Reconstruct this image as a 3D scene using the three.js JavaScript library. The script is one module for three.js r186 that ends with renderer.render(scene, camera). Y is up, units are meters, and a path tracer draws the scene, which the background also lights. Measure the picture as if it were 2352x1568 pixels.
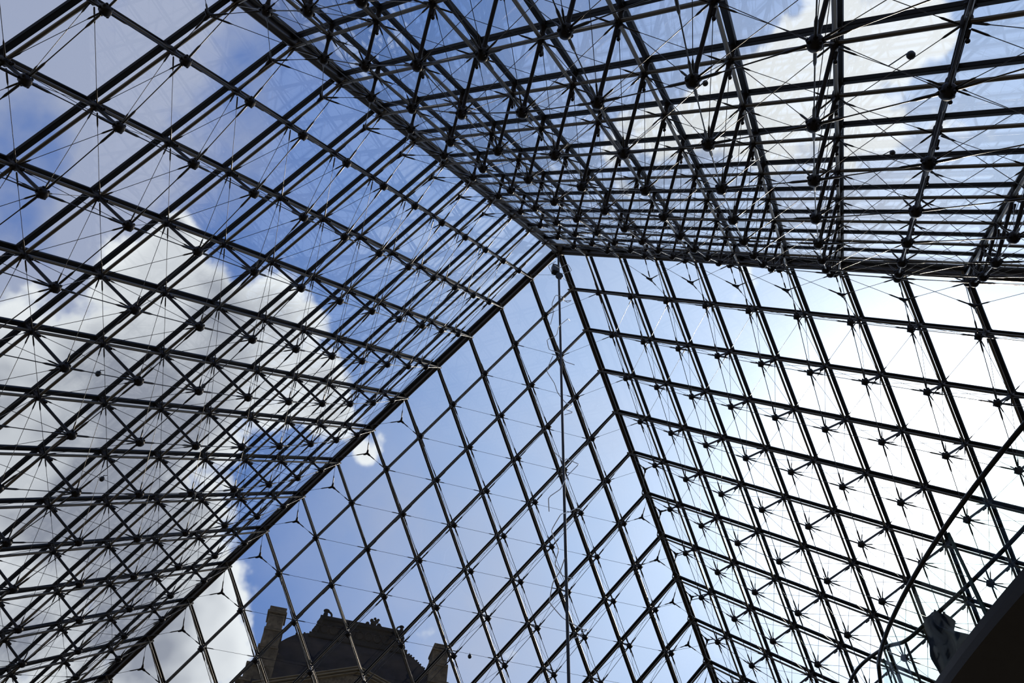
import * as THREE from 'three';
import { RoundedBoxGeometry } from 'three/addons/geometries/RoundedBoxGeometry.js';
import { mergeGeometries } from 'three/addons/utils/BufferGeometryUtils.js';

// ------------------------------------------------------------------ camera, sky, sun, exposure
const V = (x, y, z) => new THREE.Vector3(x, y, z);
const scene = new THREE.Scene();
const renderer = new THREE.WebGLRenderer();
renderer.toneMapping = THREE.LinearToneMapping;
renderer.toneMappingExposure = 1.0;
renderer.shadowMap.enabled = true;

const FOCAL = 1890.7, HALF = 935;                       // focal length and half height (px) of the full, shifted frame
const camera = new THREE.PerspectiveCamera(THREE.MathUtils.radToDeg(2 * Math.atan(HALF / FOCAL)), 2352 / (2 * HALF), 0.05, 2000);
camera.setViewOffset(2352, 2 * HALF, -1, 0, 2352, 1568);
camera.position.set(6.368, 1.637, -17.068);
const camRight = V(-0.9552, 0.0291, -0.2944), camDown = V(-0.2397, -0.6596, 0.7124), camAhead = V(-0.1735, 0.751, 0.6371);
camera.quaternion.setFromRotationMatrix(new THREE.Matrix4().makeBasis(camRight, camDown.clone().negate(), camAhead.clone().negate()));
camera.updateMatrixWorld(true);
scene.add(camera);

const sunDir = V(-0.628, 0.605, 0.489).normalize();     // behind thin cloud, over the right-hand slope
const sun = new THREE.DirectionalLight(0xfff0dc, 2.4);
sun.position.copy(sunDir).multiplyScalar(120).add(V(0, 16, 0));
sun.target.position.set(0, 16, 0);
sun.castShadow = true; sun.shadow.radius = 3;
sun.shadow.mapSize.set(4096, 4096);
Object.assign(sun.shadow.camera, { left: -45, right: 45, top: 45, bottom: -45, near: 10, far: 320 });
scene.add(sun, sun.target);

// small deterministic noise
const rnd = (s => () => ((s = Math.imul(s ^ (s >>> 15), 2246822519) + 0x9e3779b9 | 0), ((s ^ (s >>> 13)) >>> 0) / 4294967296))(77);
const TABLE = new Float32Array(4096); for (let i = 0; i < 4096; i++) TABLE[i] = rnd();
const hash3 = (x, y, z) => TABLE[(Math.imul(x, 73856093) ^ Math.imul(y, 19349663) ^ Math.imul(z, 83492791)) >>> 4 & 4095];
function noise(x, y, z) {
  const xi = Math.floor(x), yi = Math.floor(y), zi = Math.floor(z);
  let a = x - xi, b = y - yi, c = z - zi; a = a * a * (3 - 2 * a); b = b * b * (3 - 2 * b); c = c * c * (3 - 2 * c);
  const l = (p, q, t) => p + (q - p) * t;
  return l(l(l(hash3(xi, yi, zi), hash3(xi + 1, yi, zi), a), l(hash3(xi, yi + 1, zi), hash3(xi + 1, yi + 1, zi), a), b),
    l(l(hash3(xi, yi, zi + 1), hash3(xi + 1, yi, zi + 1), a), l(hash3(xi, yi + 1, zi + 1), hash3(xi + 1, yi + 1, zi + 1), a), b), c);
}
const fbm = (x, y, z, n) => { let s = 0, w = 0.5, t = 0; for (let k = 0; k < n; k++) { s += w * noise(x, y, z); t += w; w *= 0.53; x = x * 2.03 + 11.3; y = y * 2.03 + 5.7; z = z * 2.03 + 3.1; } return s / t; };
const smooth = (a, b, x) => { const t = Math.min(1, Math.max(0, (x - a) / (b - a))); return t * t * (3 - 2 * t); };

// cloud puffs: azimuth, elevation, angular radius (degrees), weight
const PUFFS = [[61,38.5,5,.85],[65,42,3.8,.9],[68.5,45,3,1],[67.2,48.6,2.3,.95],[67.6,51.3,1.9,1],[66.3,53,1.1,.8],[71.3,49.9,2.9,1],[75.7,49.2,3.1,1],[78,51.3,1.8,1],[81.3,51.4,1.2,.8],[73.9,44.9,3.6,1],[78.1,46.8,2.8,1],[80.6,48.7,2,1],[84.6,47.9,1.9,1],[86.5,46.7,1.6,.9],[90.3,44.6,1.3,.9],[92.1,45.5,.9,.6],[71.9,40.4,2.9,1],[74.6,42,2.2,1],[68.5,36.1,5,1],[74.7,36.9,3,1],[79.2,36.3,1.5,.9],[80,33.2,2.8,1],[76.5,32,4.4,1],[82.5,31.3,1.6,1],[73.1,29.3,6.1,1],[81.5,28.6,2.6,1],[83.2,29.6,1.6,.9],
  [151.9,65,3,1],[157.3,64.8,2.6,1],[141.7,64.6,2.8,1],[133.2,65.9,2.2,.85],[126.4,66.2,1.9,.7],[151,61.1,2.5,.9],[161.2,62.5,2.4,.8],[140.1,66.9,1.6,.7],[114.2,69.6,1.6,.3],[120.3,63.4,2.3,.45],[108.5,63.7,2,.35],[132.9,55.1,1.7,.45],[130.8,53.1,1.3,.35],[149,57.1,3.8,.3],[160,55.7,2.8,.3],[120.6,65.9,1.4,.4],[79.5,55.1,1.1,.3],[108.6,51,1.5,.25],[103.4,32,3.4,.3]]
  .map(([az, el, r, w]) => { const a = az * Math.PI / 180, e = el * Math.PI / 180; return [Math.cos(e) * Math.cos(a), Math.sin(e), Math.cos(e) * Math.sin(a), 1 / Math.pow(r * Math.PI / 180, 2), w]; });
// thin grey-lavender veils, same four numbers
const VEILS = [[44,57,9,.8],[49,63,7,.75],[53,51,7,.8],[61,53,4,.7],[60,59,5,.5],[57,40,9,.6],[60,46,6,.75],[95,41,6,.3],[104,33,7,.4],[113,45,6,.25],[84,38,3,.2],[152,62,8,.35],[120,66,8,.3],[140,57,7,.4]]
  .map(([az, el, r, w]) => { const a = az * Math.PI / 180, e = el * Math.PI / 180; return [Math.cos(e) * Math.cos(a), Math.sin(e), Math.cos(e) * Math.sin(a), 1 / Math.pow(r * Math.PI / 180, 2), w]; });
function skyColor(x, y, z, out) {
  const toSun = Math.acos(Math.min(1, Math.max(-1, x * sunDir.x + y * sunDir.y + z * sunDir.z))) * 180 / Math.PI;
  const inView = smooth(50, 34, Math.acos(Math.min(1, -0.153 * x + 0.801 * y + 0.5785 * z)) * 180 / Math.PI);
  // clear air: deep blue away from the sun and high up, paler near the sun and low down
  let pale = smooth(56, 10, toSun); pale = Math.max(pale, 0.85 * smooth(0.42, 0.05, y));
  let r = 0.08 + 0.35 * pale, g = 0.19 + 0.41 * pale, b = 0.53 + 0.36 * pale;
  const air = fbm(x * 9 + 4, y * 9, z * 9, 4) - 0.5;
  r += 0.16 * air; g += 0.13 * air; b += 0.08 * air;
  let open = 1;
  for (const p of VEILS) { const d = ((x - p[0]) ** 2 + (y - p[1]) ** 2 + (z - p[2]) ** 2) * p[3]; if (d < 5) open *= 1 - p[4] * Math.exp(-d); }
  const sheet = Math.min(1, (1 - open) * inView * (0.15 + 1.7 * smooth(0.2, 0.8, fbm(x * 10, y * 10 + 3, z * 10, 6))) + (1 - inView) * 0.35);
  r += (0.45 - r) * sheet * 0.85; g += (0.49 - g) * sheet * 0.85; b += (0.63 - b) * sheet * 0.85;
  // clouds: puffs in the part of the sky that is seen, scattered cumulus elsewhere
  const wx = x + 0.05 * (fbm(x * 14, y * 14 + 9, z * 14, 3) - 0.5), wy = y + 0.05 * (fbm(x * 14 + 31, y * 14, z * 14, 3) - 0.5), wz = z + 0.05 * (fbm(x * 14, y * 14, z * 14 + 57, 3) - 0.5);
  let clear = 1;
  for (const p of PUFFS) { const d = ((wx - p[0]) ** 2 + (wy - p[1]) ** 2 + (wz - p[2]) ** 2) * p[3]; if (d < 5) clear *= 1 - p[4] * Math.exp(-d * 0.8); }
  const fine = fbm(x * 30, y * 30, z * 30, 6), broad = fbm(x * 3.2 + 7, y * 3.2, z * 3.2 + 2, 5);
  let D = (1 - clear) * inView + (1 - inView) * smooth(0.46, 0.66, broad) * smooth(-0.02, 0.2, y);
  const m = smooth(0.36, 0.66, D + (fine - 0.5) * 1.15) * 0.95;
  const body = smooth(0.55, 1.0, D + (fine - 0.5) * 0.35), far = smooth(25, 70, toSun);
  const soft = fbm(x * 12 + 3, y * 12, z * 12, 4);
  const thick = body * far * (0.55 + 1.4 * smooth(0.3, 0.72, soft));
  const cr = 0.98 - 0.66 * Math.min(1, thick), cg = 1.0 - 0.66 * Math.min(1, thick), cb = 1.01 - 0.61 * Math.min(1, thick);
  r += (cr - r) * m; g += (cg - g) * m; b += (cb - b) * m;
  // the bright veil round the sun
  const veil = 2.2 * Math.exp(-Math.pow(toSun / 9, 2)) + 1.1 * Math.exp(-toSun / 14.5);
  out[0] = r + veil; out[1] = g + veil * 0.99; out[2] = b + veil * 0.97;
}
{
  const W = 4096, H = 2048, data = new Float32Array(W * H * 4), c = [0, 0, 0];
  for (let j = 0; j < H; j++) {
    const el = ((j + 0.5) / H - 0.5) * Math.PI, y = Math.sin(el), q = Math.cos(el);
    const step = y < 0 ? W : q < 0.25 ? 4 : q < 0.5 ? 2 : 1;
    for (let i = 0; i < W; i += step) {
      const az = ((i + step / 2) / W - 0.5) * 2 * Math.PI;
      if (y < 0) { c[0] = 0.20; c[1] = 0.19; c[2] = 0.17; } else skyColor(q * Math.cos(az), y, q * Math.sin(az), c);
      for (let k = 0; k < step; k++) { const o = (j * W + i + k) * 4; data[o] = c[0]; data[o + 1] = c[1]; data[o + 2] = c[2]; data[o + 3] = 1; }
    }
  }
  const sky = new THREE.DataTexture(data, W, H, THREE.RGBAFormat, THREE.FloatType);
  sky.mapping = THREE.EquirectangularReflectionMapping; sky.magFilter = sky.minFilter = THREE.LinearFilter; sky.needsUpdate = true;
  scene.background = sky; scene.environment = sky;
}

// ------------------------------------------------------------------ helpers
const used = new Map();
function numbered(name) { const n = used.get(name) ?? 0; used.set(name, n + 1); return n ? `${name}_${String(n).padStart(3, '0')}` : name; }
function tag(o, label, category, group, kind) { o.userData = { label, category }; if (group) o.userData.group = group; if (kind) o.userData.kind = kind; return o; }
function thing(name, label, category, at, group, kind) {
  const o = new THREE.Group(); o.name = numbered(name); o.position.copy(at ?? V(0, 0, 0)); scene.add(o);
  return tag(o, label, category, group, kind);
}
const tmpM = new THREE.Matrix4();
// a mesh whose own x, y, z axes point along ax, ay, az (orthonormal), in world space, hung under parent (which is only translated)
function put(parent, name, geometry, material, at, ax, ay, az, sx = 1, sy = 1, sz = 1) {
  const m = new THREE.Mesh(geometry, material); m.name = parent === scene ? numbered(name) : name;
  m.castShadow = m.receiveShadow = true;
  if (ax) m.quaternion.setFromRotationMatrix(tmpM.makeBasis(ax, ay, az));
  m.scale.set(sx, sy, sz);
  m.position.copy(at); if (parent !== scene) { let p = parent; while (p && p !== scene) { m.position.sub(p.position); p = p.parent; } }
  parent.add(m); return m;
}
function frameOf(dir, hint) {                            // y along dir, z as near to hint as can be
  const y = dir.clone().normalize(), z = hint.clone().addScaledVector(y, -hint.dot(y));
  if (z.lengthSq() < 1e-6) { z.set(1, 0, 0).addScaledVector(y, -y.x); }
  z.normalize(); return [y.clone().cross(z), y, z];
}
const lathe = (pts, seg = 8) => new THREE.LatheGeometry(pts.map(([r, y]) => new THREE.Vector2(r, y)), seg);
const mix = (a, b, t) => a.clone().lerp(b, t);
const ORD = ['', 'first', 'second', 'third', 'fourth', 'fifth', 'sixth', 'seventh', 'eighth', 'ninth', 'tenth', 'eleventh', 'twelfth', 'thirteenth', 'fourteenth', 'fifteenth', 'sixteenth', 'seventeenth'];

// ------------------------------------------------------------------ materials
function speckle(base, spread, size, scaleX, scaleY, seed, cover = 1) {  // a seamless-enough grain map around a base colour (linear)
  const n = size, d = new Uint8Array(n * n * 4), lin = (v) => Math.round(255 * Math.min(1, Math.max(0, v <= 0.0031308 ? v * 12.92 : 1.055 * Math.pow(v, 1 / 2.4) - 0.055)));
  for (let j = 0; j < n; j++) for (let i = 0; i < n; i++) {
    const a = fbm(i / n * scaleX + seed, j / n * scaleY, seed, 5) - 0.5, f = noise(i * 0.35 + seed, j * 0.35, seed) - 0.5, k = 1 + spread * (a * 1.8 + f * 0.25) * cover, o = (j * n + i) * 4;
    for (let c = 0; c < 3; c++) d[o + c] = lin(base[c] * k); d[o + 3] = 255;
  }
  const t = new THREE.DataTexture(d, n, n); t.colorSpace = THREE.SRGBColorSpace; t.wrapS = t.wrapT = THREE.RepeatWrapping;
  t.magFilter = THREE.LinearFilter; t.minFilter = THREE.LinearMipmapLinearFilter; t.generateMipmaps = true; t.needsUpdate = true; return t;
}
const linear = (r, g, b) => new THREE.Color().setRGB(r, g, b);
const M = {
  glass: new THREE.MeshPhysicalMaterial({ color: linear(0.95, 0.965, 0.97), roughness: 0, metalness: 0, ior: 1.52, transmission: 1, thickness: 0 }),
  bar: new THREE.MeshPhysicalMaterial({ color: linear(0.008, 0.0072, 0.0065), roughness: 0.55, specularIntensity: 0.45 }),
  tube: new THREE.MeshStandardMaterial({ color: linear(0.15, 0.125, 0.09), roughness: 0.34, metalness: 0.75 }),
  steel: new THREE.MeshStandardMaterial({ color: linear(0.017, 0.013, 0.011), roughness: 0.45, metalness: 0.6 }),
  rod: new THREE.MeshStandardMaterial({ color: linear(0.062, 0.055, 0.046), roughness: 0.28, metalness: 0.9 }),
  ridge: new THREE.MeshStandardMaterial({ color: linear(0.04, 0.03, 0.02), roughness: 0.4, metalness: 0.6 }),
  rubber: new THREE.MeshStandardMaterial({ color: linear(0.02, 0.022, 0.028), roughness: 0.6 }),
  lampBody: new THREE.MeshStandardMaterial({ color: linear(0.03, 0.03, 0.032), roughness: 0.45, metalness: 0.3 }),
  ribbon: new THREE.MeshStandardMaterial({ color: linear(0.75, 0.74, 0.72), roughness: 0.3, metalness: 0.3 }),
  limestone: new THREE.MeshStandardMaterial({ map: speckle([0.22, 0.185, 0.135], 0.35, 256, 9, 9, 3), roughness: 0.8 }),
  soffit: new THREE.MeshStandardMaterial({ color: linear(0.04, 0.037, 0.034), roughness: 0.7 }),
  rail: new THREE.MeshStandardMaterial({ color: linear(0.025, 0.022, 0.02), roughness: 0.4, metalness: 0.6 }),
  curvedGlass: new THREE.MeshPhysicalMaterial({ specularIntensity: 0.16, color: linear(0.86, 0.92, 0.90), roughness: 0, ior: 1.52, transmission: 1, thickness: 0 }),
  greenEdge: new THREE.MeshPhysicalMaterial({ color: linear(0.02, 0.06, 0.045), roughness: 0.3, specularIntensity: 0.4 }),
  cloth: new THREE.MeshStandardMaterial({ map: speckle([0.03, 0.034, 0.052], 0.6, 256, 7, 3, 9), roughness: 0.9 }),
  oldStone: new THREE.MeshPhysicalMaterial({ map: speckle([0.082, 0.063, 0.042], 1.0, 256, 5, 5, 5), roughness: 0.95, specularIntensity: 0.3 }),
  slate: new THREE.MeshPhysicalMaterial({ map: speckle([0.012, 0.0125, 0.018], 0.5, 256, 6, 10, 6), roughness: 0.95, specularIntensity: 0.25 }),
  lead: new THREE.MeshPhysicalMaterial({ map: speckle([0.008, 0.0078, 0.009], 0.7, 256, 7, 7, 7), roughness: 0.85, specularIntensity: 0.3 }),
  gilt: new THREE.MeshStandardMaterial({ map: speckle([0.085, 0.06, 0.024], 0.6, 128, 10, 10, 8), roughness: 0.6 }),
  paving: new THREE.MeshStandardMaterial({ map: speckle([0.36, 0.33, 0.28], 0.4, 256, 14, 14, 2), roughness: 0.85 }),
};

// ------------------------------------------------------------------ the pyramid
const APEX = V(0, 32.69, 0), N = 18, BASE = 17.71, HEIGHT = 21.64;
const step = (x, z) => V(x * BASE / N, -HEIGHT / N, z * BASE / N);
const RIDGES = [
  { name: 'upper left', e: step(1, -1) }, { name: 'lower left', e: step(1, 1) },
  { name: 'lower right', e: step(-1, 1) }, { name: 'right-hand', e: step(-1, -1) }];
const FACES = [
  { side: 'left', where: 'left', a: 0, b: 1, forks: { 0: 0.5 }, first: { 0: 5 } },
  { side: 'front', where: 'bottom', a: 1, b: 2, forks: { 1: 0.08, 2: 0.1 }, first: { 1: 6, 2: 7 } },
  { side: 'right', where: 'right', a: 3, b: 2, forks: { 3: 1.3, 2: 0.1 }, first: { 3: 4, 2: 6 } },
  { side: 'top', where: 'top', a: 0, b: 3, forks: {} }];

const TUBE_R = 0.037, TUBE_IN = 0.27;                     // tubes lie this far inside the glass
const tubeGeo = new THREE.CylinderGeometry(TUBE_R, TUBE_R, 1, 10);
const barGeo = new RoundedBoxGeometry(0.115, 1, 0.08, 1, 0.012);
const hubGeo = mergeGeometries([
  lathe([[0, -0.14], [0.035, -0.14], [0.04, -0.11], [0.07, -0.1], [0.1, -0.065], [0.105, 0], [0.1, 0.065], [0.07, 0.1], [0.045, 0.115], [0, 0.115]], 10).toNonIndexed(),
  ...[0, 1, 2, 3, 4, 5, 6, 7].map((k) => { const g = new THREE.SphereGeometry(0.035, 6, 5).toNonIndexed(); g.translate(0.1 * Math.cos(k * Math.PI / 4), k % 2 ? 0.03 : -0.035, 0.1 * Math.sin(k * Math.PI / 4)); return g; })].map((g) => { g.deleteAttribute('uv'); g.scale(0.98, 0.95, 0.98); return g; }));
const cache = new Map();
function cached(key, make) { if (!cache.has(key)) cache.set(key, make()); return cache.get(key); }
// a tie rod of the given length with a fork end and a turnbuckle sleeve at each end; y from 0 to length
function rodGeo(len, r, fat, end) {
  const L = Math.round(len * 500) / 500;
  return cached(`rod ${L} ${r} ${end}`, () => lathe([[0, 0], [fat * 0.8, 0.005], [fat, 0.04], [fat, end], [r * 1.25, end * 1.22], [r, end * 1.3], [r, L - end * 1.3], [r * 1.25, L - end * 1.22], [fat, L - end], [fat, L - 0.04], [fat * 0.8, L - 0.005], [0, L]], 6));
}
function rod(parent, name, p, q, r, fat, end, from = 0, to = 0) {
  const d = q.clone().sub(p), len = d.length() - from - to; if (len < 0.3) return null;
  d.normalize(); const [x, y, z] = frameOf(d, V(0.3, 1, 0.2));
  return put(parent, name, rodGeo(len, r, fat, Math.min(end, len * 0.3)), M.rod, p.clone().addScaledVector(d, from), x, y, z);
}
// a strut with its foot plate at the glazing, collar round the crossing tubes, and the small clamp box on its side; y from 0 (glass) inwards
function strutGeo(depth) {
  const L = Math.round(depth * 50) / 50;
  return cached('strut ' + L, () => {
    const parts = [lathe([[0, 0.03], [0.1, 0.03], [0.1, 0.055], [0.055, 0.08], [0.055, 0.17], [0.078, 0.2], [0.078, 0.33], [0.052, 0.35], [0.038, 0.39], [0.035, 0.5 * (L + 0.3)], [0.038, L - 0.16], [0.05, L - 0.12], [0.05, L], [0, L]], 9).toNonIndexed()];
    if (L > 0.9) {
      const box = new RoundedBoxGeometry(0.06, 0.12, 0.07, 1, 0.015); box.translate(0.055, 0.34 + (L - 0.3) * 0.1, 0); parts.push(box);
      const cap = new THREE.SphereGeometry(0.034, 8, 6).toNonIndexed(); cap.translate(0.075, 0.43 + (L - 0.3) * 0.1, 0); parts.push(cap);
    }
    return mergeGeometries(parts.map((g) => { g.deleteAttribute('uv'); return g; }));
  });
}
const depthAt = (i, j) => (i <= 0 || j <= 0 || i + j >= N) ? TUBE_IN : 0.22 + 0.0077 * i * j * (N - i - j);
const inFrame = (p, margin) => { const q = p.clone().project(camera), front = p.clone().sub(camera.position).dot(camAhead) > 0.5; return front && Math.abs(q.x) < 1 + margin && Math.abs(q.y) < 1 + margin; };

const faces = FACES.map((f) => {
  const ea = RIDGES[f.a].e, eb = RIDGES[f.b].e, n = ea.clone().cross(eb).normalize(); if (n.y > 0) n.negate();   // n points into the hall
  const node = (i, j, d = 0) => APEX.clone().addScaledVector(ea, i).addScaledVector(eb, j).addScaledVector(n, d);
  return { ...f, ea, eb, n, node, hub: (i, j) => node(i, j, depthAt(i, j)) };
});

for (const f of faces) {                                 // glass slopes: panes and glazing bars
  const wall = thing('wall_' + f.side, `sloping ${f.where} face of the glass pyramid, diamond panes in dark glazing bars`, 'glass wall', APEX, null, 'structure');
  const ta = f.ea.clone().normalize(), tb = f.eb.clone().normalize();
  const inset = 0.03, la = f.ea.length(), lb = f.eb.length();
  const pane = (corners) => {                            // a prism 20 mm thick, relative to its first node
    const P = [], out = f.n.clone().multiplyScalar(-0.012), inn = f.n.clone().multiplyScalar(0.008), k = corners.length, mid = corners.reduce((s, c) => s.add(c), V(0, 0, 0)).divideScalar(k);
    const c2 = corners.map((c) => c.clone().lerp(mid, inset));
    const tri = (a, b, c) => P.push(...a.toArray(), ...b.toArray(), ...c.toArray());
    const A = c2.map((c) => c.clone().add(out)), B = c2.map((c) => c.clone().add(inn));
    for (let s = 1; s + 1 < k; s++) { tri(A[0], A[s], A[s + 1]); tri(B[0], B[s + 1], B[s]); }
    for (let s = 0; s < k; s++) { const t = (s + 1) % k; tri(A[s], B[s], B[t]); tri(A[s], B[t], A[t]); }
    // make the winding outward
    const v0 = A[1].clone().sub(A[0]).cross(A[2].clone().sub(A[0])); if (v0.dot(f.n) > 0) for (let t = 0; t < P.length; t += 9) for (let c = 0; c < 3; c++) { const h = P[t + 3 + c]; P[t + 3 + c] = P[t + 6 + c]; P[t + 6 + c] = h; }
    const g = new THREE.BufferGeometry(); g.setAttribute('position', new THREE.Float32BufferAttribute(P, 3)); g.computeVertexNormals(); return g;
  };
  const o = V(0, 0, 0), diamond = pane([o, f.ea, f.ea.clone().add(f.eb), f.eb]), half = pane([o, f.ea, f.eb]);
  for (let L = 0; L < N; L++) for (let i = 0; i <= L; i++) put(wall, 'glass_pane', L < N - 1 ? diamond : half, M.glass, f.node(i, L - i));
  for (let k = 1; k < N; k++) {
    const [ax, ay, az] = frameOf(ta, f.n), [bx, by, bz] = frameOf(tb, f.n);
    put(wall, 'glazing_bar', barGeo, M.bar, mix(f.node(0, k, 0.02), f.node(N - k, k, 0.02), 0.5), ax, ay, az, 1, (N - k) * la, 1);
    put(wall, 'glazing_bar', barGeo, M.bar, mix(f.node(k, 0, 0.02), f.node(k, N - k, 0.02), 0.5), bx, by, bz, 1, (N - k) * lb, 1);
  }
  const sill = frameOf(f.node(N, 0).sub(f.node(0, N)), f.n);
  put(wall, 'sill_beam', barGeo, M.bar, mix(f.node(N, 0), f.node(0, N), 0.5), ...sill, 2.4, f.node(N, 0).distanceTo(f.node(0, N)), 3);
}

for (const r of RIDGES) {                                // the four ridge beams
  const g = thing('ridge_beam', `thick dark steel beam along the ${r.name} ridge of the pyramid`, 'beam', APEX, 'ridge beams of the pyramid');
  const t = r.e.clone().normalize(), inward = V(-r.e.x, -0.9, -r.e.z).normalize(), [x, y, z] = frameOf(t, inward), L = r.e.length() * N, mid = APEX.clone().addScaledVector(r.e, N / 2);
  put(g, 'cover_strip', new RoundedBoxGeometry(0.27, L, 0.09, 1, 0.02), M.bar, mid.clone().addScaledVector(z, -0.02), x, y, z);
  put(g, 'web', new THREE.BoxGeometry(0.075, L, 0.2), M.ridge, mid.clone().addScaledVector(z, 0.1), x, y, z);
  put(g, 'ridge_tube', new THREE.CylinderGeometry(0.085, 0.085, L, 14), M.ridge, mid.clone().addScaledVector(z, 0.24), x, y, z);
}
{
  const cap = thing('apex_cap', 'dark steel cap where the four ridges meet at the top of the pyramid', 'cap', APEX);
  put(cap, 'casting', lathe([[0, 0.08], [0.2, 0.02], [0.3, -0.2], [0.26, -0.34], [0.12, -0.42], [0.06, -0.6], [0, -0.6]], 12), M.ridge, APEX);
}

// girders: each has its tube under a glazing bar, and the tie rods that bow in beneath it
function girder(f, family, k) {
  const at = (s) => family === 'a' ? [s, k] : [k, s], count = N - k, pts = [];
  for (let s = 0; s <= count; s++) pts.push(f.hub(...at(s)));
  if (!pts.some((p) => inFrame(p, 0.12))) return;
  const base = RIDGES[family === 'a' ? f.a : f.b].name, g = thing('truss_girder',
    `dark steel girder on the ${f.where} glass slope, parallel to the ${base} ridge, ${ORD[k]} in`, 'girder', f.node(...at(0), TUBE_IN), `steel girders of the ${f.where} glass slope`);
  const p0 = f.node(...at(0), TUBE_IN), p1 = f.node(...at(count), TUBE_IN), d = p1.clone().sub(p0), [x, y, z] = frameOf(d, f.n);
  put(g, 'tube', tubeGeo, M.tube, mix(p0, p1, 0.5), x, y, z, 1, d.length(), 1);
  for (let s = 0; s < count; s++) {                      // bowed chord from hub to hub
    const from = s === 0 ? 0.1 : 0.1, to = s + 1 === count ? 0.1 : 0.1;
    rod(g, 'tie_rod', pts[s], pts[s + 1], 0.0105, 0.024, 0.3, from, to);
  }
  for (let s = 1; s < count; s++) {                      // thinner diagonals from each hub up to the neighbouring crossings
    const h = f.hub(...at(s));
    if (s > 1) rod(g, 'diagonal_rod', h, f.node(...at(s - 1), TUBE_IN), 0.006, 0.017, 0.2, 0.1, 0.08);
    if (s + 1 < count) rod(g, 'diagonal_rod', h, f.node(...at(s + 1), TUBE_IN), 0.006, 0.017, 0.2, 0.1, 0.08);
  }
  if (family === 'a') for (let s = 1; s < count; s++) {  // the struts and hubs stand where the two families cross
    const [i, j] = at(s), q = f.node(i, j), side = frameOf(f.n, f.ea.clone().negate());
    if (!inFrame(q, 0.15) && !inFrame(f.hub(i, j), 0.15)) continue;
    put(g, 'strut', strutGeo(depthAt(i, j)), M.steel, q, ...side);
    const hub = put(g, 'hub', hubGeo, M.steel, f.hub(i, j), ...side);
  }
}
for (const f of faces) for (let k = 1; k < N - 1; k++) { girder(f, 'a', k); girder(f, 'b', k); }

// level cables: thin rods that tie the crossings of one level together; near some ridges they end in three-armed forks
const forkGeo = mergeGeometries([new THREE.SphereGeometry(0.055, 8, 6), ...[0, 1, 2].map((k) => { const g = lathe([[0.05, 0], [0.04, 0.1], [0.02, 0.16], [0, 0.16]], 7); g.rotateZ(k * 2.094); return g; })].map((g) => { g = g.toNonIndexed(); g.deleteAttribute('uv'); return g; }));
for (const f of faces) for (let L = 2; L < N; L++) {
  const pts = []; for (let i = L - 1; i >= 1; i--) pts.push(f.node(i, L - i, TUBE_IN + 0.06));
  const g = thing('level_cable', `thin level cables on the ${f.where} glass slope, ${ORD[L - 1]} row of crossings below the apex`, 'cable', pts[0], `level cables of the ${f.where} glass slope`);
  let shown = false;
  for (let s = 0; s + 1 < pts.length; s++) if (inFrame(pts[s], 0.12) || inFrame(pts[s + 1], 0.12)) shown = !!rod(g, 'cable', pts[s], pts[s + 1], 0.006, 0.017, 0.25, 0.09, 0.09) || shown;
  for (const [ridge, d] of Object.entries(f.forks)) {
    const onA = +ridge === f.a, nd = (i, j, dd) => onA ? f.node(i, j, dd) : f.node(j, i, dd);   // i counts along the ridge
    const near = nd(L - 1, 1, TUBE_IN + 0.05), mid = mix(nd(L - 1, 0, 0.15), nd(L, 0, 0.15), 0.5), y = mix(near, mid, 0.58).addScaledVector(f.n, d);
    if (!inFrame(y, 0.05) || L < f.first[ridge]) continue;
    shown = true;
    const arm = near.clone().sub(y).normalize(), [x, yy, z] = frameOf(arm, f.n);
    put(g, 'fork', forkGeo, M.steel, y, x, yy, z);
    rod(g, 'cable', y, near, 0.007, 0.02, 0.3, 0.08, 0.08);
    if (d < 0.3) { rod(g, 'cable', y, nd(L - 1, 0, 0.3), 0.007, 0.02, 0.3, 0.08, 0.02); rod(g, 'cable', y, nd(L, 0, 0.3), 0.007, 0.02, 0.3, 0.08, 0.02); }
    else {
      const o = faces.find((q) => q.side === 'top'), j = L - 1;
      const h = (i) => +ridge === 0 ? o.hub(i, 1) : o.hub(1, i);
      rod(g, 'cable', y, h(j), 0.007, 0.02, 0.3, 0.08, 0.1); rod(g, 'cable', y, h(j + 1), 0.007, 0.02, 0.3, 0.08, 0.1);
      rod(g, 'cable', y, h(Math.max(1, j - 1)), 0.007, 0.02, 0.3, 0.08, 0.1);
    }
  }
  if (f.side === 'front' && L > 1) {                      // under the lower right ridge the cables run on to the next slope
    const o = faces[2], a = f.node(1, L - 1, TUBE_IN + 0.05), b = o.hub(1, L - 1);
    if (inFrame(a, 0.05)) { rod(g, 'cable', a, b, 0.006, 0.017, 0.3, 0.08, 0.1); shown = true; }
  }
  if (!shown) scene.remove(g);
}

// ------------------------------------------------------------------ hall, plaza
function slab(name, label, category, inner, outer, y0, y1, material) {
  const s = new THREE.Shape(); s.moveTo(-outer, -outer); s.lineTo(outer, -outer); s.lineTo(outer, outer); s.lineTo(-outer, outer); s.closePath();
  if (inner) { const h = new THREE.Path(); h.moveTo(-inner, -inner); h.lineTo(-inner, inner); h.lineTo(inner, inner); h.lineTo(inner, -inner); h.closePath(); s.holes.push(h); }
  const g = new THREE.ExtrudeGeometry(s, { depth: y1 - y0, bevelEnabled: false }); g.rotateX(-Math.PI / 2); g.translate(0, y0, 0);
  const uv = g.attributes.uv; for (let i = 0; i < uv.count; i++) uv.setXY(i, uv.getX(i) * 0.25, uv.getY(i) * 0.25);
  const m = new THREE.Mesh(g, material); m.name = name; m.castShadow = m.receiveShadow = true; scene.add(m); return tag(m, label, category, null, 'structure');
}
slab('floor', 'pale limestone floor of the hall below the pyramid', 'floor', 0, 26, -0.3, 0, M.limestone);
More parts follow.
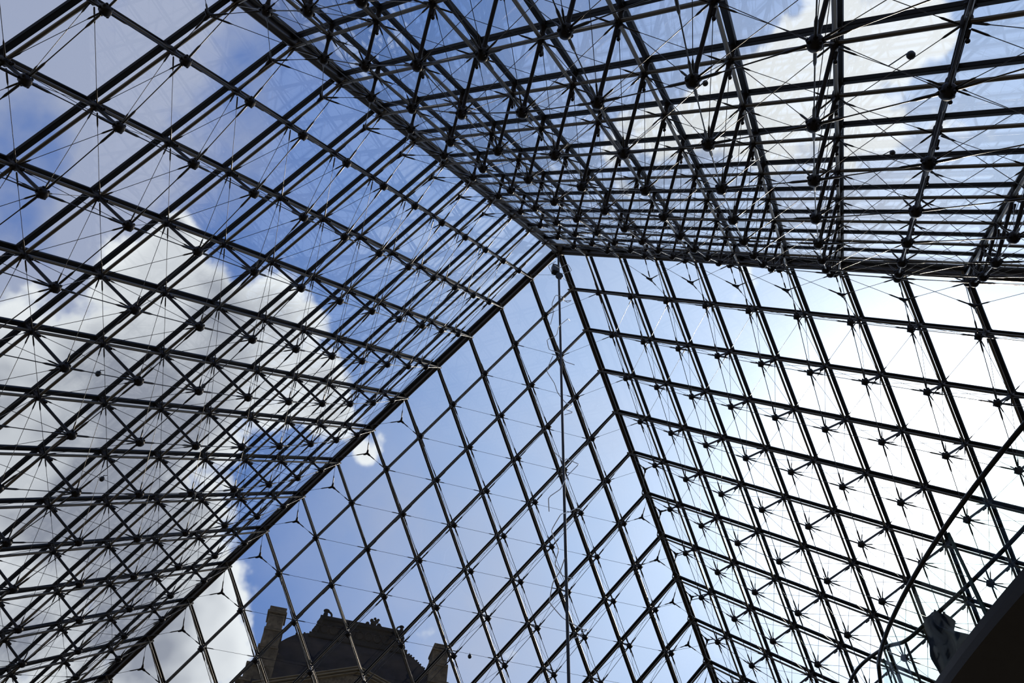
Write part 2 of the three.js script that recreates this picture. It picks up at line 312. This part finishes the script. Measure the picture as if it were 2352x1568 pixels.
slab('ceiling', 'limestone ceiling slab round the square opening under the pyramid', 'ceiling', 17.6, 26, 10.05, 11.0, M.limestone);
for (const [side, x, z, ry] of [['north', 0, 26.2, 0], ['south', 0, -26.2, 0], ['east', 26.2, 0, Math.PI / 2], ['west', -26.2, 0, Math.PI / 2]]) {
  const g = new THREE.BoxGeometry(52.8, 11, 0.4); const uv = g.attributes.uv; for (let i = 0; i < uv.count; i++) uv.setXY(i, uv.getX(i) * 13, uv.getY(i) * 2.7);
  const m = new THREE.Mesh(g, M.limestone); m.name = 'wall_' + side; m.position.set(x, 5.5, z); m.rotation.y = ry; m.receiveShadow = m.castShadow = true; scene.add(m);
  tag(m, `pale limestone wall on the ${side} side of the hall below the pyramid`, 'wall', null, 'structure');
}
slab('ground', 'paved courtyard round the pyramid', 'paving', 26, 160, 10.6, 11.0, M.paving);

// ------------------------------------------------------------------ palace pavilion behind the pyramid
{
  const Z = 80, g = thing('palace_pavilion', 'old stone palace pavilion with a curved slate roof and two chimneys beyond the glass', 'building', V(0, 11, Z));
  const ext = (pts, depth, z0, bevel = 0.15) => { const s = new THREE.Shape(); pts.forEach(([x, y], i) => i ? s.lineTo(x, y) : s.moveTo(x, y)); s.closePath(); const e = new THREE.ExtrudeGeometry(s, { depth, bevelEnabled: bevel > 0, bevelThickness: bevel, bevelSize: bevel, bevelSegments: 2, curveSegments: 10 }); e.translate(0, 0, z0); return e; };
  const world = V(0, 0, Z);
  const add = (name, geo, mat, parent = g) => { const m = new THREE.Mesh(geo, mat); m.name = name; m.castShadow = m.receiveShadow = true; if (parent === g) m.position.set(0, -11, 0); parent.add(m); return m; };
  // walls below
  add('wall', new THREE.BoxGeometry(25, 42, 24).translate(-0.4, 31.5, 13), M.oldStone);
  // heights and widths are set out on the front plane; K carries them back to where each piece stands
  const CX = 6.37, CY = 1.64, K = (x, y, z) => { const k = (97.07 + z) / 97.07; return V(CX + (x - CX) * k, CY + (y - CY) * k, z); };
  // four-sided curved roof: square plan that narrows on a bulging profile (left, right, height, front)
  const prof = [[12.6, -13.6, 52.6, 0.2], [12.2, -13.2, 53.6, 0.3], [11.2, -12.3, 56.0, 0.6], [10.7, -11.4, 57.6, 0.9], [9.9, -10.3, 59.2, 1.2], [9.3, -9.6, 60.0, 1.35], [8.6, -8.8, 60.7, 1.5], [7.6, -7.7, 61.5, 1.8], [6.2, -6.5, 62.0, 2.1]], P = [], UV = [];
  const ring = ([l, r, y, z]) => { const a = K(l, y, z), b = K(r, y, z), w = (a.x - b.x) * 0.86; return [b, a, V(a.x, a.y, z + w), V(b.x, b.y, z + w)]; };
  for (let k = 0; k + 1 < prof.length; k++) { const a = ring(prof[k]), b = ring(prof[k + 1]); for (let s = 0; s < 4; s++) { const t = (s + 1) % 4; for (const [p, u, v] of [[a[s], 0, k], [b[s], 0, k + 1], [b[t], 1, k + 1], [a[s], 0, k], [b[t], 1, k + 1], [a[t], 1, k]]) { P.push(p.x, p.y, p.z); UV.push(u * 4, v * 0.4); } } }
  const roofG = new THREE.BufferGeometry(); roofG.setAttribute('position', new THREE.Float32BufferAttribute(P, 3)); roofG.setAttribute('uv', new THREE.Float32BufferAttribute(UV, 2)); roofG.computeVertexNormals();
  const roof = add('roof', roofG, M.slate);
  // hip ornaments along the two visible hips
  for (const c of [0, 1]) for (let k = c ? 2 : prof.length - 2; k < prof.length - 1; k++) for (const q of [0.05, 0.3, 0.72]) {
    const at = (n) => prof[k][n] + (prof[k + 1][n] - prof[k][n]) * q, p = K(at(c), at(2) + 0.06, at(3));
    const b = new THREE.DodecahedronGeometry(0.1 + 0.09 * rnd(), 0); b.translate(p.x, p.y, p.z); const m = new THREE.Mesh(b, M.lead); m.name = 'hip_crocket'; roof.add(m);
  }
  // crest: a tall lead parapet that leans in, with moulded edges
  const crest = add('roof_crest', mergeGeometries([
    ext([[-6.6, 61.7], [5.6, 61.7], [5.3, 62.3], [4.4, 64.7], [-5.6, 64.7], [-6.4, 62.3]], 9.5, 0.4), ext([[-6.2, 64.6], [5.0, 64.6], [5.0, 64.95], [-6.2, 64.95]], 10.2, 0.0, 0.1),
    ext([[-6.9, 61.6], [5.9, 61.6], [5.9, 62.05], [-6.9, 62.05]], 10.6, -0.2, 0.12)]), M.lead);
  { const o = K(0, 0, 1.9); crest.position.add(o); crest.scale.setScalar((97.07 + 1.9) / 97.07); }
  for (let k = 0; k < 9; k++) { const b = new THREE.TorusGeometry(0.42, 0.11, 6, 12); b.scale(1.1, 1.5, 1); b.translate(-5.2 + k * 1.18, 63.3, 0.2); const m = new THREE.Mesh(b, M.lead); m.name = 'crest_roundel'; crest.add(m); }
  const scroll = (x, y, s, turn) => {                    // a volute: a curling tube with a leaf lump on top
    const pts = []; for (let t = 0; t <= 1.001; t += 0.05) { const a = -0.6 + t * 4.9, r = 0.62 * (1 - 0.62 * t); pts.push(V(turn * (0.35 - r * Math.cos(a)) * s, y0(y, 0.1 + r * Math.sin(a) * 0.95 + 0.35 * t, s), 0.1)); }
    const tube = new THREE.TubeGeometry(new THREE.CatmullRomCurve3(pts), 30, 0.14 * s, 7); tube.translate(x, 0, 0);
    const lump = new THREE.IcosahedronGeometry(0.34 * s, 1); lump.scale(1.3, 0.8, 1); lump.translate(x + turn * 0.55 * s, y + 0.95 * s, 0.1);
    const foot = new THREE.IcosahedronGeometry(0.4 * s, 1); foot.scale(0.8, 1.3, 1); foot.translate(x + turn * 0.6 * s, y + 0.3 * s, 0.1);
    return mergeGeometries([tube, lump, foot].map((q) => { q = q.index ? q.toNonIndexed() : q; q.deleteAttribute('uv'); return q; }));
  };
  function y0(y, d, s) { return y + d * s + 0.2; }
  for (const [x, y, s, t] of [[3.9, 64.9, 1.0, 1], [-5.4, 64.9, 0.8, -1]]) { const m = new THREE.Mesh(scroll(x, y, s, t), M.lead); m.name = 'scroll'; crest.add(m); }
  // carved corner masks stacked below each scroll
  for (const sx of [1, -1]) for (let k = 0; k < 7; k++) { const b = new THREE.DodecahedronGeometry(0.3 + 0.05 * (k % 3), 0); b.scale(1, 1.15, 1); b.translate(sx > 0 ? 4.75 + k * 0.13 : -5.9 - k * 0.09, 64.8 - k * 0.45, 0.1); const m = new THREE.Mesh(b, M.lead); m.name = 'corner_leaf'; crest.add(m); }
  // central cartouche that breaks the crest line
  const cart = [[-1.0, 64.9], [0.0, 65.1]]; for (const [dx, dy, r] of [[-2.0, 65.3, 0.42], [-2.35, 65.7, 0.3], [-1.7, 65.75, 0.26], [-2.75, 65.2, 0.3], [-1.2, 65.15, 0.28], [-3.0, 65.0, 0.22], [-2.55, 66.0, 0.2], [-2.1, 66.1, 0.2]]) { const b = new THREE.IcosahedronGeometry(r, 1); b.translate(dx, dy, 0.1); const m = new THREE.Mesh(b, M.lead); m.name = 'crest_flower'; crest.add(m); }
  // chimneys: stepped shafts of stone courses
  const course = (x, y, w, h, d = 2.4) => new RoundedBoxGeometry(w, h, d, 1, 0.06).translate(x, y + h / 2, 1.6);
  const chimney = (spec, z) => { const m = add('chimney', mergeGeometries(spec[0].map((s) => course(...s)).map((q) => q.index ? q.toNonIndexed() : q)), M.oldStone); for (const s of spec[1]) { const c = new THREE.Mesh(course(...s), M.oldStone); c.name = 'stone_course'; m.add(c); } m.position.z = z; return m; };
  chimney([[[10.6, 61.9, 2.0, 2.2], [10.55, 59.4, 2.25, 2.3], [10.55, 56.6, 2.6, 2.7], [10.9, 52, 3.4, 4.6]],
    [[10.65, 64.2, 2.5, 0.35, 2.8], [10.65, 64.55, 2.2, 0.65, 2.6], [10.35, 65.2, 0.9, 0.22, 1], [10.5, 61.6, 2.45, 0.4, 2.7], [10.6, 59.1, 2.5, 0.35, 2.7], [9.3, 58.4, 0.5, 0.6, 1.2], [9.25, 57.5, 0.5, 0.6, 1.2], [11.4, 56.3, 2.4, 0.4, 3], [12.4, 54.1, 1.8, 0.45, 3], [12.8, 52.8, 2.2, 0.45, 3.2]]], 0);
  chimney([[[-11.6, 61.4, 2.1, 2.0], [-11.6, 58.8, 2.5, 2.7], [-11.8, 52, 3.0, 6.9]],
    [[-11.7, 63.3, 2.5, 0.4, 2.8], [-11.8, 63.7, 2.3, 0.7, 2.6], [-11.5, 61.1, 2.6, 0.4, 2.7], [-10.2, 60.0, 0.5, 0.7, 1.2], [-11.7, 58.5, 2.8, 0.4, 2.9]]], 0);
  // pediment: raking gilded mouldings over a carved field
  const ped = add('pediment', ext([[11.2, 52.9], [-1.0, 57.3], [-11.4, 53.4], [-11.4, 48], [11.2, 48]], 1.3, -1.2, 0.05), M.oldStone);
  const rake = (x0, y0_, x1, y1_, w, z) => { const d = V(x1 - x0, y1_ - y0_, 0), b = new RoundedBoxGeometry(d.length(), w, 0.5, 1, 0.08); b.rotateZ(Math.atan2(d.y, d.x)); b.translate((x0 + x1) / 2, (y0_ + y1_) / 2, z); const m = new THREE.Mesh(b, M.gilt); m.name = 'moulding'; ped.add(m); };
  for (const [o, w] of [[0.0, 0.18], [-0.35, 0.24], [-0.8, 0.14]]) { rake(11.2, 53.1 + o, -1.0, 57.7 + o, w, -1.5); rake(-1.0, 57.7 + o, -11.4, 54.0 + o, w, -1.5); }
  for (let k = 0; k < 46; k++) { const x = -8 + rnd() * 15, top = 55.8 - Math.abs(x + 1) * 0.37, b = new THREE.DodecahedronGeometry(0.3 + rnd() * 0.35, 1); b.scale(0.8 + rnd() * 0.6, 0.8 + rnd(), 0.7); b.translate(x, 52 + rnd() * (top - 52), -1.3); const m = new THREE.Mesh(b, M.oldStone); m.name = 'carving'; ped.add(m); }
}

// ------------------------------------------------------------------ the cable that hangs from the apex
{
  const g = thing('hanging_cable', 'thick dark cable hanging straight down from the apex of the pyramid', 'cable', APEX);
  put(g, 'cable', new THREE.CylinderGeometry(0.042, 0.042, 24, 10), M.rubber, APEX.clone().add(V(0, -12.6, 0)));
  const b = thing('winch_box', 'small dark box with a round pulley on the hanging cable just under the apex', 'box', APEX.clone().add(V(0.16, -2.0, 0)));
  put(b, 'casing', new RoundedBoxGeometry(0.24, 0.5, 0.24, 2, 0.03), M.lampBody, APEX.clone().add(V(0.17, -1.75, 0)));
  const pul = new THREE.CylinderGeometry(0.15, 0.15, 0.1, 16); pul.rotateX(Math.PI / 2 - 0.3);
  put(b, 'pulley', pul, M.lampBody, APEX.clone().add(V(-0.02, -2.16, 0)));
  for (const [f, i, j] of [[faces[1], 1, 0], [faces[1], 0, 1]]) rod(b, 'stay', APEX.clone().add(V(0, -2.1, 0)), f.node(i, j, 0.25), 0.006, 0.012, 0.2, 0.1, 0.05);
  // pale ribbons that wind round the cable
  const words = ['just below the box', 'second strand below the box', 'third strand below the box', 'at mid height, curled left', 'below mid height, bent left', 'low down, bent right', 'nearest the frame bottom'];
  [[-1.1, 0.9], [-3.4, 1.6], [-5.6, 2.0], [-8.0, 3.2], [-11.9, 3.0], [-14.6, 2.6], [-17.0, 2.4]].forEach(([y, h], k) => {
    const pts = []; for (let t = 0; t <= 1.001; t += 0.125) { const a = k * 1.9 + t * 5.5, r = 0.12 + 0.42 * Math.abs(Math.sin(a * 1.3 + k)); pts.push(V(r * Math.cos(a), y - h * t + 0.12 * Math.sin(9 * t + k), r * Math.sin(a))); }
    const c = new THREE.CatmullRomCurve3(pts, false, 'catmullrom', 0.15), m = new THREE.Mesh(new THREE.TubeGeometry(c, 40, 0.014, 5), M.ribbon);
    m.name = numbered('wire_strand'); m.position.copy(APEX); m.castShadow = true; scene.add(m);
    tag(m, `pale bent wire strand round the hanging cable, ${words[k]}`, 'wire', 'pale strands on the hanging cable');
  });
}

// ------------------------------------------------------------------ small round lamps hung on the net
const lampGeo = mergeGeometries([lathe([[0, -0.13], [0.07, -0.11], [0.1, -0.04], [0.1, 0.03], [0.06, 0.09], [0.02, 0.11], [0.014, 0.2], [0, 0.2]], 12)]);
for (const [f, i, j, s, label] of [
  [3, 7.71, 7.64, 0.6, 'round dark lamp at the top right, hung before the white cloud'],
  [3, 7.71, 5.69, 0.5, 'round dark lamp on the top slope, left of the white cloud'],
  [3, 5.62, 7.61, 0.5, 'round dark lamp on the top slope, lower right of the four there'],
  [3, 5.77, 5.68, 0.5, 'round dark lamp on the top slope, lower left of the four there'],
  [0, 7.65, 5.46, 0.65, 'small dark lamp on the left slope, upper left of the three there'],
  [0, 5.79, 5.42, 0.6, 'small dark lamp on the left slope, rightmost of the three there'],
  [0, 5.7, 7.41, 0.65, 'small dark lamp on the left slope, lowest of the three there'],
  [1, 5.58, 5.47, 0.75, 'small dark lamp on a level cable right of the palace chimneys']]) {
  const F = faces[f], d = TUBE_IN + 0.09, p = F.node(i, j, d), e = (i + j - Math.floor(i + j + 0.02)) / 2, up = F.node(i - e, j - e, TUBE_IN + 0.06), t = thing('cable_lamp', label, 'lamp', p, 'small lamps on the cable net');
  put(t, 'shade', lampGeo, M.lampBody, p, null, null, null, s, s, s);
  const top = p.clone().add(V(0, 0.17 * s, 0)), span = up.clone().sub(top), L = span.length();
  if (L > 0.03) { const [x, y, z] = frameOf(span, V(1, 0, 0.3)); put(t, 'hook', new THREE.CylinderGeometry(0.009, 0.009, L, 6), M.lampBody, mix(top, up, 0.5), x, y, z); }
}

// ------------------------------------------------------------------ the stair by the camera: dark slab, curved glass and handrails
{
  const C0 = camera.position, q = { px: -6.267, pz: 5.455, hd: 1.793, c: 0.1557, dc: -0.0115, h: 5.838, k: -0.0054, k2: 0.0948 };
  const S = [], DS = 0.1; { let X = 0, Z = 0; const at = (s) => { const a = q.hd + q.c * s + 0.5 * q.dc * s * s; return [Math.cos(a), Math.sin(a)]; };
    const fwd = []; for (let s = 0; s <= 6.4 + 1e-6; s += DS) { fwd.push([s, X, Z]); const [c, d] = at(Math.min(3, s + DS / 2)); X += c * DS; Z += d * DS; }
    X = Z = 0; const back = []; for (let s = 0; s >= -3.6; s -= DS) { if (s < 0) back.unshift([s, X, Z]); const [c, d] = at(s - DS / 2); X -= c * DS; Z -= d * DS; }
    for (const [s, x, z] of [...back, ...fwd]) S.push({ s, p: V(C0.x + q.px + x, C0.y + q.h + q.k * s + 0.5 * q.k2 * (s > 3 ? 9 + 0.25 * (s - 3) : s * s), C0.z + q.pz + z) }); }
  const near = S.map((e) => e.p);
  const stair = thing('spiral_stair', 'black underside of a curved stair with a glass parapet and handrails at the lower right', 'staircase', near[0].clone().setY(0));
  const off = (p) => p.clone().sub(stair.position);
  const mesh = (name, geo, mat, parent = stair) => { const m = new THREE.Mesh(geo, mat); m.name = name; m.castShadow = m.receiveShadow = true; parent.add(m); return m; };
  const curve = (pts) => new THREE.CatmullRomCurve3(pts.map(off));
  // slab: rectangle section swept along the near edge, reaching out to the other side
  const across = (i) => { const a = near[Math.max(0, i - 1)], b = near[Math.min(near.length - 1, i + 1)], t = b.clone().sub(a).setY(0).normalize(); return V(-t.z, 0, t.x); };
  const sweep = (profile) => { const P = [], idx = [], n = profile.length; near.forEach((p, i) => { const w = across(i); for (const [u, v] of profile) P.push(...off(p.clone().addScaledVector(w, u).add(V(0, v, 0))).toArray()); });
    for (let i = 0; i + 1 < near.length; i++) for (let k = 0; k < n; k++) { const a = i * n + k, b = i * n + (k + 1) % n, c = a + n, d = b + n; idx.push(a, c, b, b, c, d); }
    for (let k = 1; k + 1 < n; k++) { idx.push(0, k, k + 1); const e = (near.length - 1) * n; idx.push(e, e + k + 1, e + k); }
    let g = new THREE.BufferGeometry(); g.setAttribute('position', new THREE.Float32BufferAttribute(P, 3)); g.setIndex(idx); g = g.toNonIndexed(); g.computeVertexNormals(); return g; };
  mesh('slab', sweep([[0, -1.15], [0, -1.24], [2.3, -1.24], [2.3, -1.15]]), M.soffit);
  mesh('edge_channel', sweep([[0.02, -1.15], [0.07, -1.15], [0.07, -1.05], [0.02, -1.05]]), M.rail);
  const railGeo = new THREE.TubeGeometry(curve(near), 120, 0.027, 10);
  mesh('handrail', railGeo, M.rail);
  // curved panes
  const panel = (s0, s1) => { const part = S.filter((e) => e.s >= s0 - 1e-6 && e.s <= s1 + 1e-6), P = [], idx = []; part.forEach(({ p, s }) => { const w = across(S.findIndex((e) => e.s === s)); for (const [u, v] of [[0.038, -1.1], [0.038, -0.02], [0.052, -0.02], [0.052, -1.1]]) P.push(...off(p.clone().addScaledVector(w, u).add(V(0, v, 0))).toArray()); });
    for (let i = 0; i + 1 < part.length; i++) for (let k = 0; k < 4; k++) { const a = i * 4 + k, b = i * 4 + (k + 1) % 4; idx.push(a, a + 4, b, b, a + 4, b + 4); }
    const e = (part.length - 1) * 4; idx.push(0, 1, 2, 0, 2, 3, e, e + 2, e + 1, e, e + 3, e + 2);
    let g = new THREE.BufferGeometry(); g.setAttribute('position', new THREE.Float32BufferAttribute(P, 3)); g.setIndex(idx); g = g.toNonIndexed(); g.computeVertexNormals(); mesh('glass_panel', g, M.curvedGlass); };
  panel(-3.6, -0.36); panel(-0.33, 2.6); panel(2.63, 6.4);
  // dark green edges of the panes where they meet
  for (const s0 of [-0.345, 2.615]) { const i = S.findIndex((e) => e.s > s0), p = near[i], w = across(i), t = V(w.z, 0, -w.x); const m = mesh('joint_strip', new THREE.BoxGeometry(0.03, 1.08, 0.02), M.greenEdge); m.quaternion.setFromRotationMatrix(tmpM.makeBasis(t, V(0, 1, 0), t.clone().cross(V(0, 1, 0)))); m.position.copy(off(p.clone().addScaledVector(w, 0.045).add(V(0, -0.57, 0)))); }
  // far handrail
  const far = [[-0.62, 8.05, -14.6], [-0.72, 7.72, -13.2], [-0.75, 7.6, -12.1], [-0.73, 7.52, -11.2], [-0.72, 7.5, -10.4], [-0.78, 7.56, -9.9], [-0.86, 7.74, -9.5], [-1.1, 8.0, -8.6], [-1.5, 8.15, -7.7], [-2.2, 8.25, -6.4], [-3.1, 8.25, -5.0]].map((a) => V(...a));
  mesh('handrail', new THREE.TubeGeometry(curve(far), 90, 0.025, 10), M.rail);
  for (const k of [1, 3, 5]) { const p = far[k], m = mesh('baluster', new THREE.CylinderGeometry(0.016, 0.016, 1.25, 8), M.rail); m.position.copy(off(p.clone().add(V(0, -0.62, 0)))); }

  // cloth jacket over the far handrail
  const U = 28, W = 18, P = [], UV = [], idx = [];
  for (let j = 0; j <= W; j++) for (let i = 0; i <= U; i++) {
    const u = i / U, v = j / W, z = -10.4 - 0.06 * v - u * (0.3 + 0.42 * v - 0.1 * Math.sin(v * 9)), fold = 0.03 * Math.sin(u * 9 + 2 * v) + 0.02 * Math.sin(u * 17 + 5 * v) + 0.05 * (noise(u * 5, v * 5, 1) - 0.5), round = Math.pow(Math.abs(2 * u - 1), 3) * 0.2;
    P.push(-0.68 + 0.1 * Math.sin(v * 2.4) + fold, 7.55 - v * 1.12 - round * (1 - v) , z); UV.push(u, v);
  }
  for (let j = 0; j < W; j++) for (let i = 0; i < U; i++) { const a = j * (U + 1) + i; idx.push(a, a + 1, a + U + 1, a + 1, a + U + 2, a + U + 1); }
  const sheet = new THREE.BufferGeometry(); sheet.setAttribute('position', new THREE.Float32BufferAttribute(P, 3)); sheet.setAttribute('uv', new THREE.Float32BufferAttribute(UV, 2)); sheet.setIndex(idx); sheet.computeVertexNormals();
  const back = sheet.clone(), bp = back.attributes.position, bn = back.attributes.normal; for (let i = 0; i < bp.count; i++) bp.setX(i, bp.getX(i) - 0.12); back.setIndex([...back.index.array].reverse()); back.computeVertexNormals();
  const jacket = thing('jacket', 'dark blue-grey cloth jacket hanging over the far handrail of the stair, seen through the glass', 'jacket', V(-0.68, 7.5, -11));
  const jm = new THREE.Mesh(mergeGeometries([sheet, back]), M.cloth); jm.name = 'cloth'; jm.position.set(0.68, -7.5, 11); jm.castShadow = jm.receiveShadow = true; jacket.add(jm);
}

renderer.render(scene, camera);
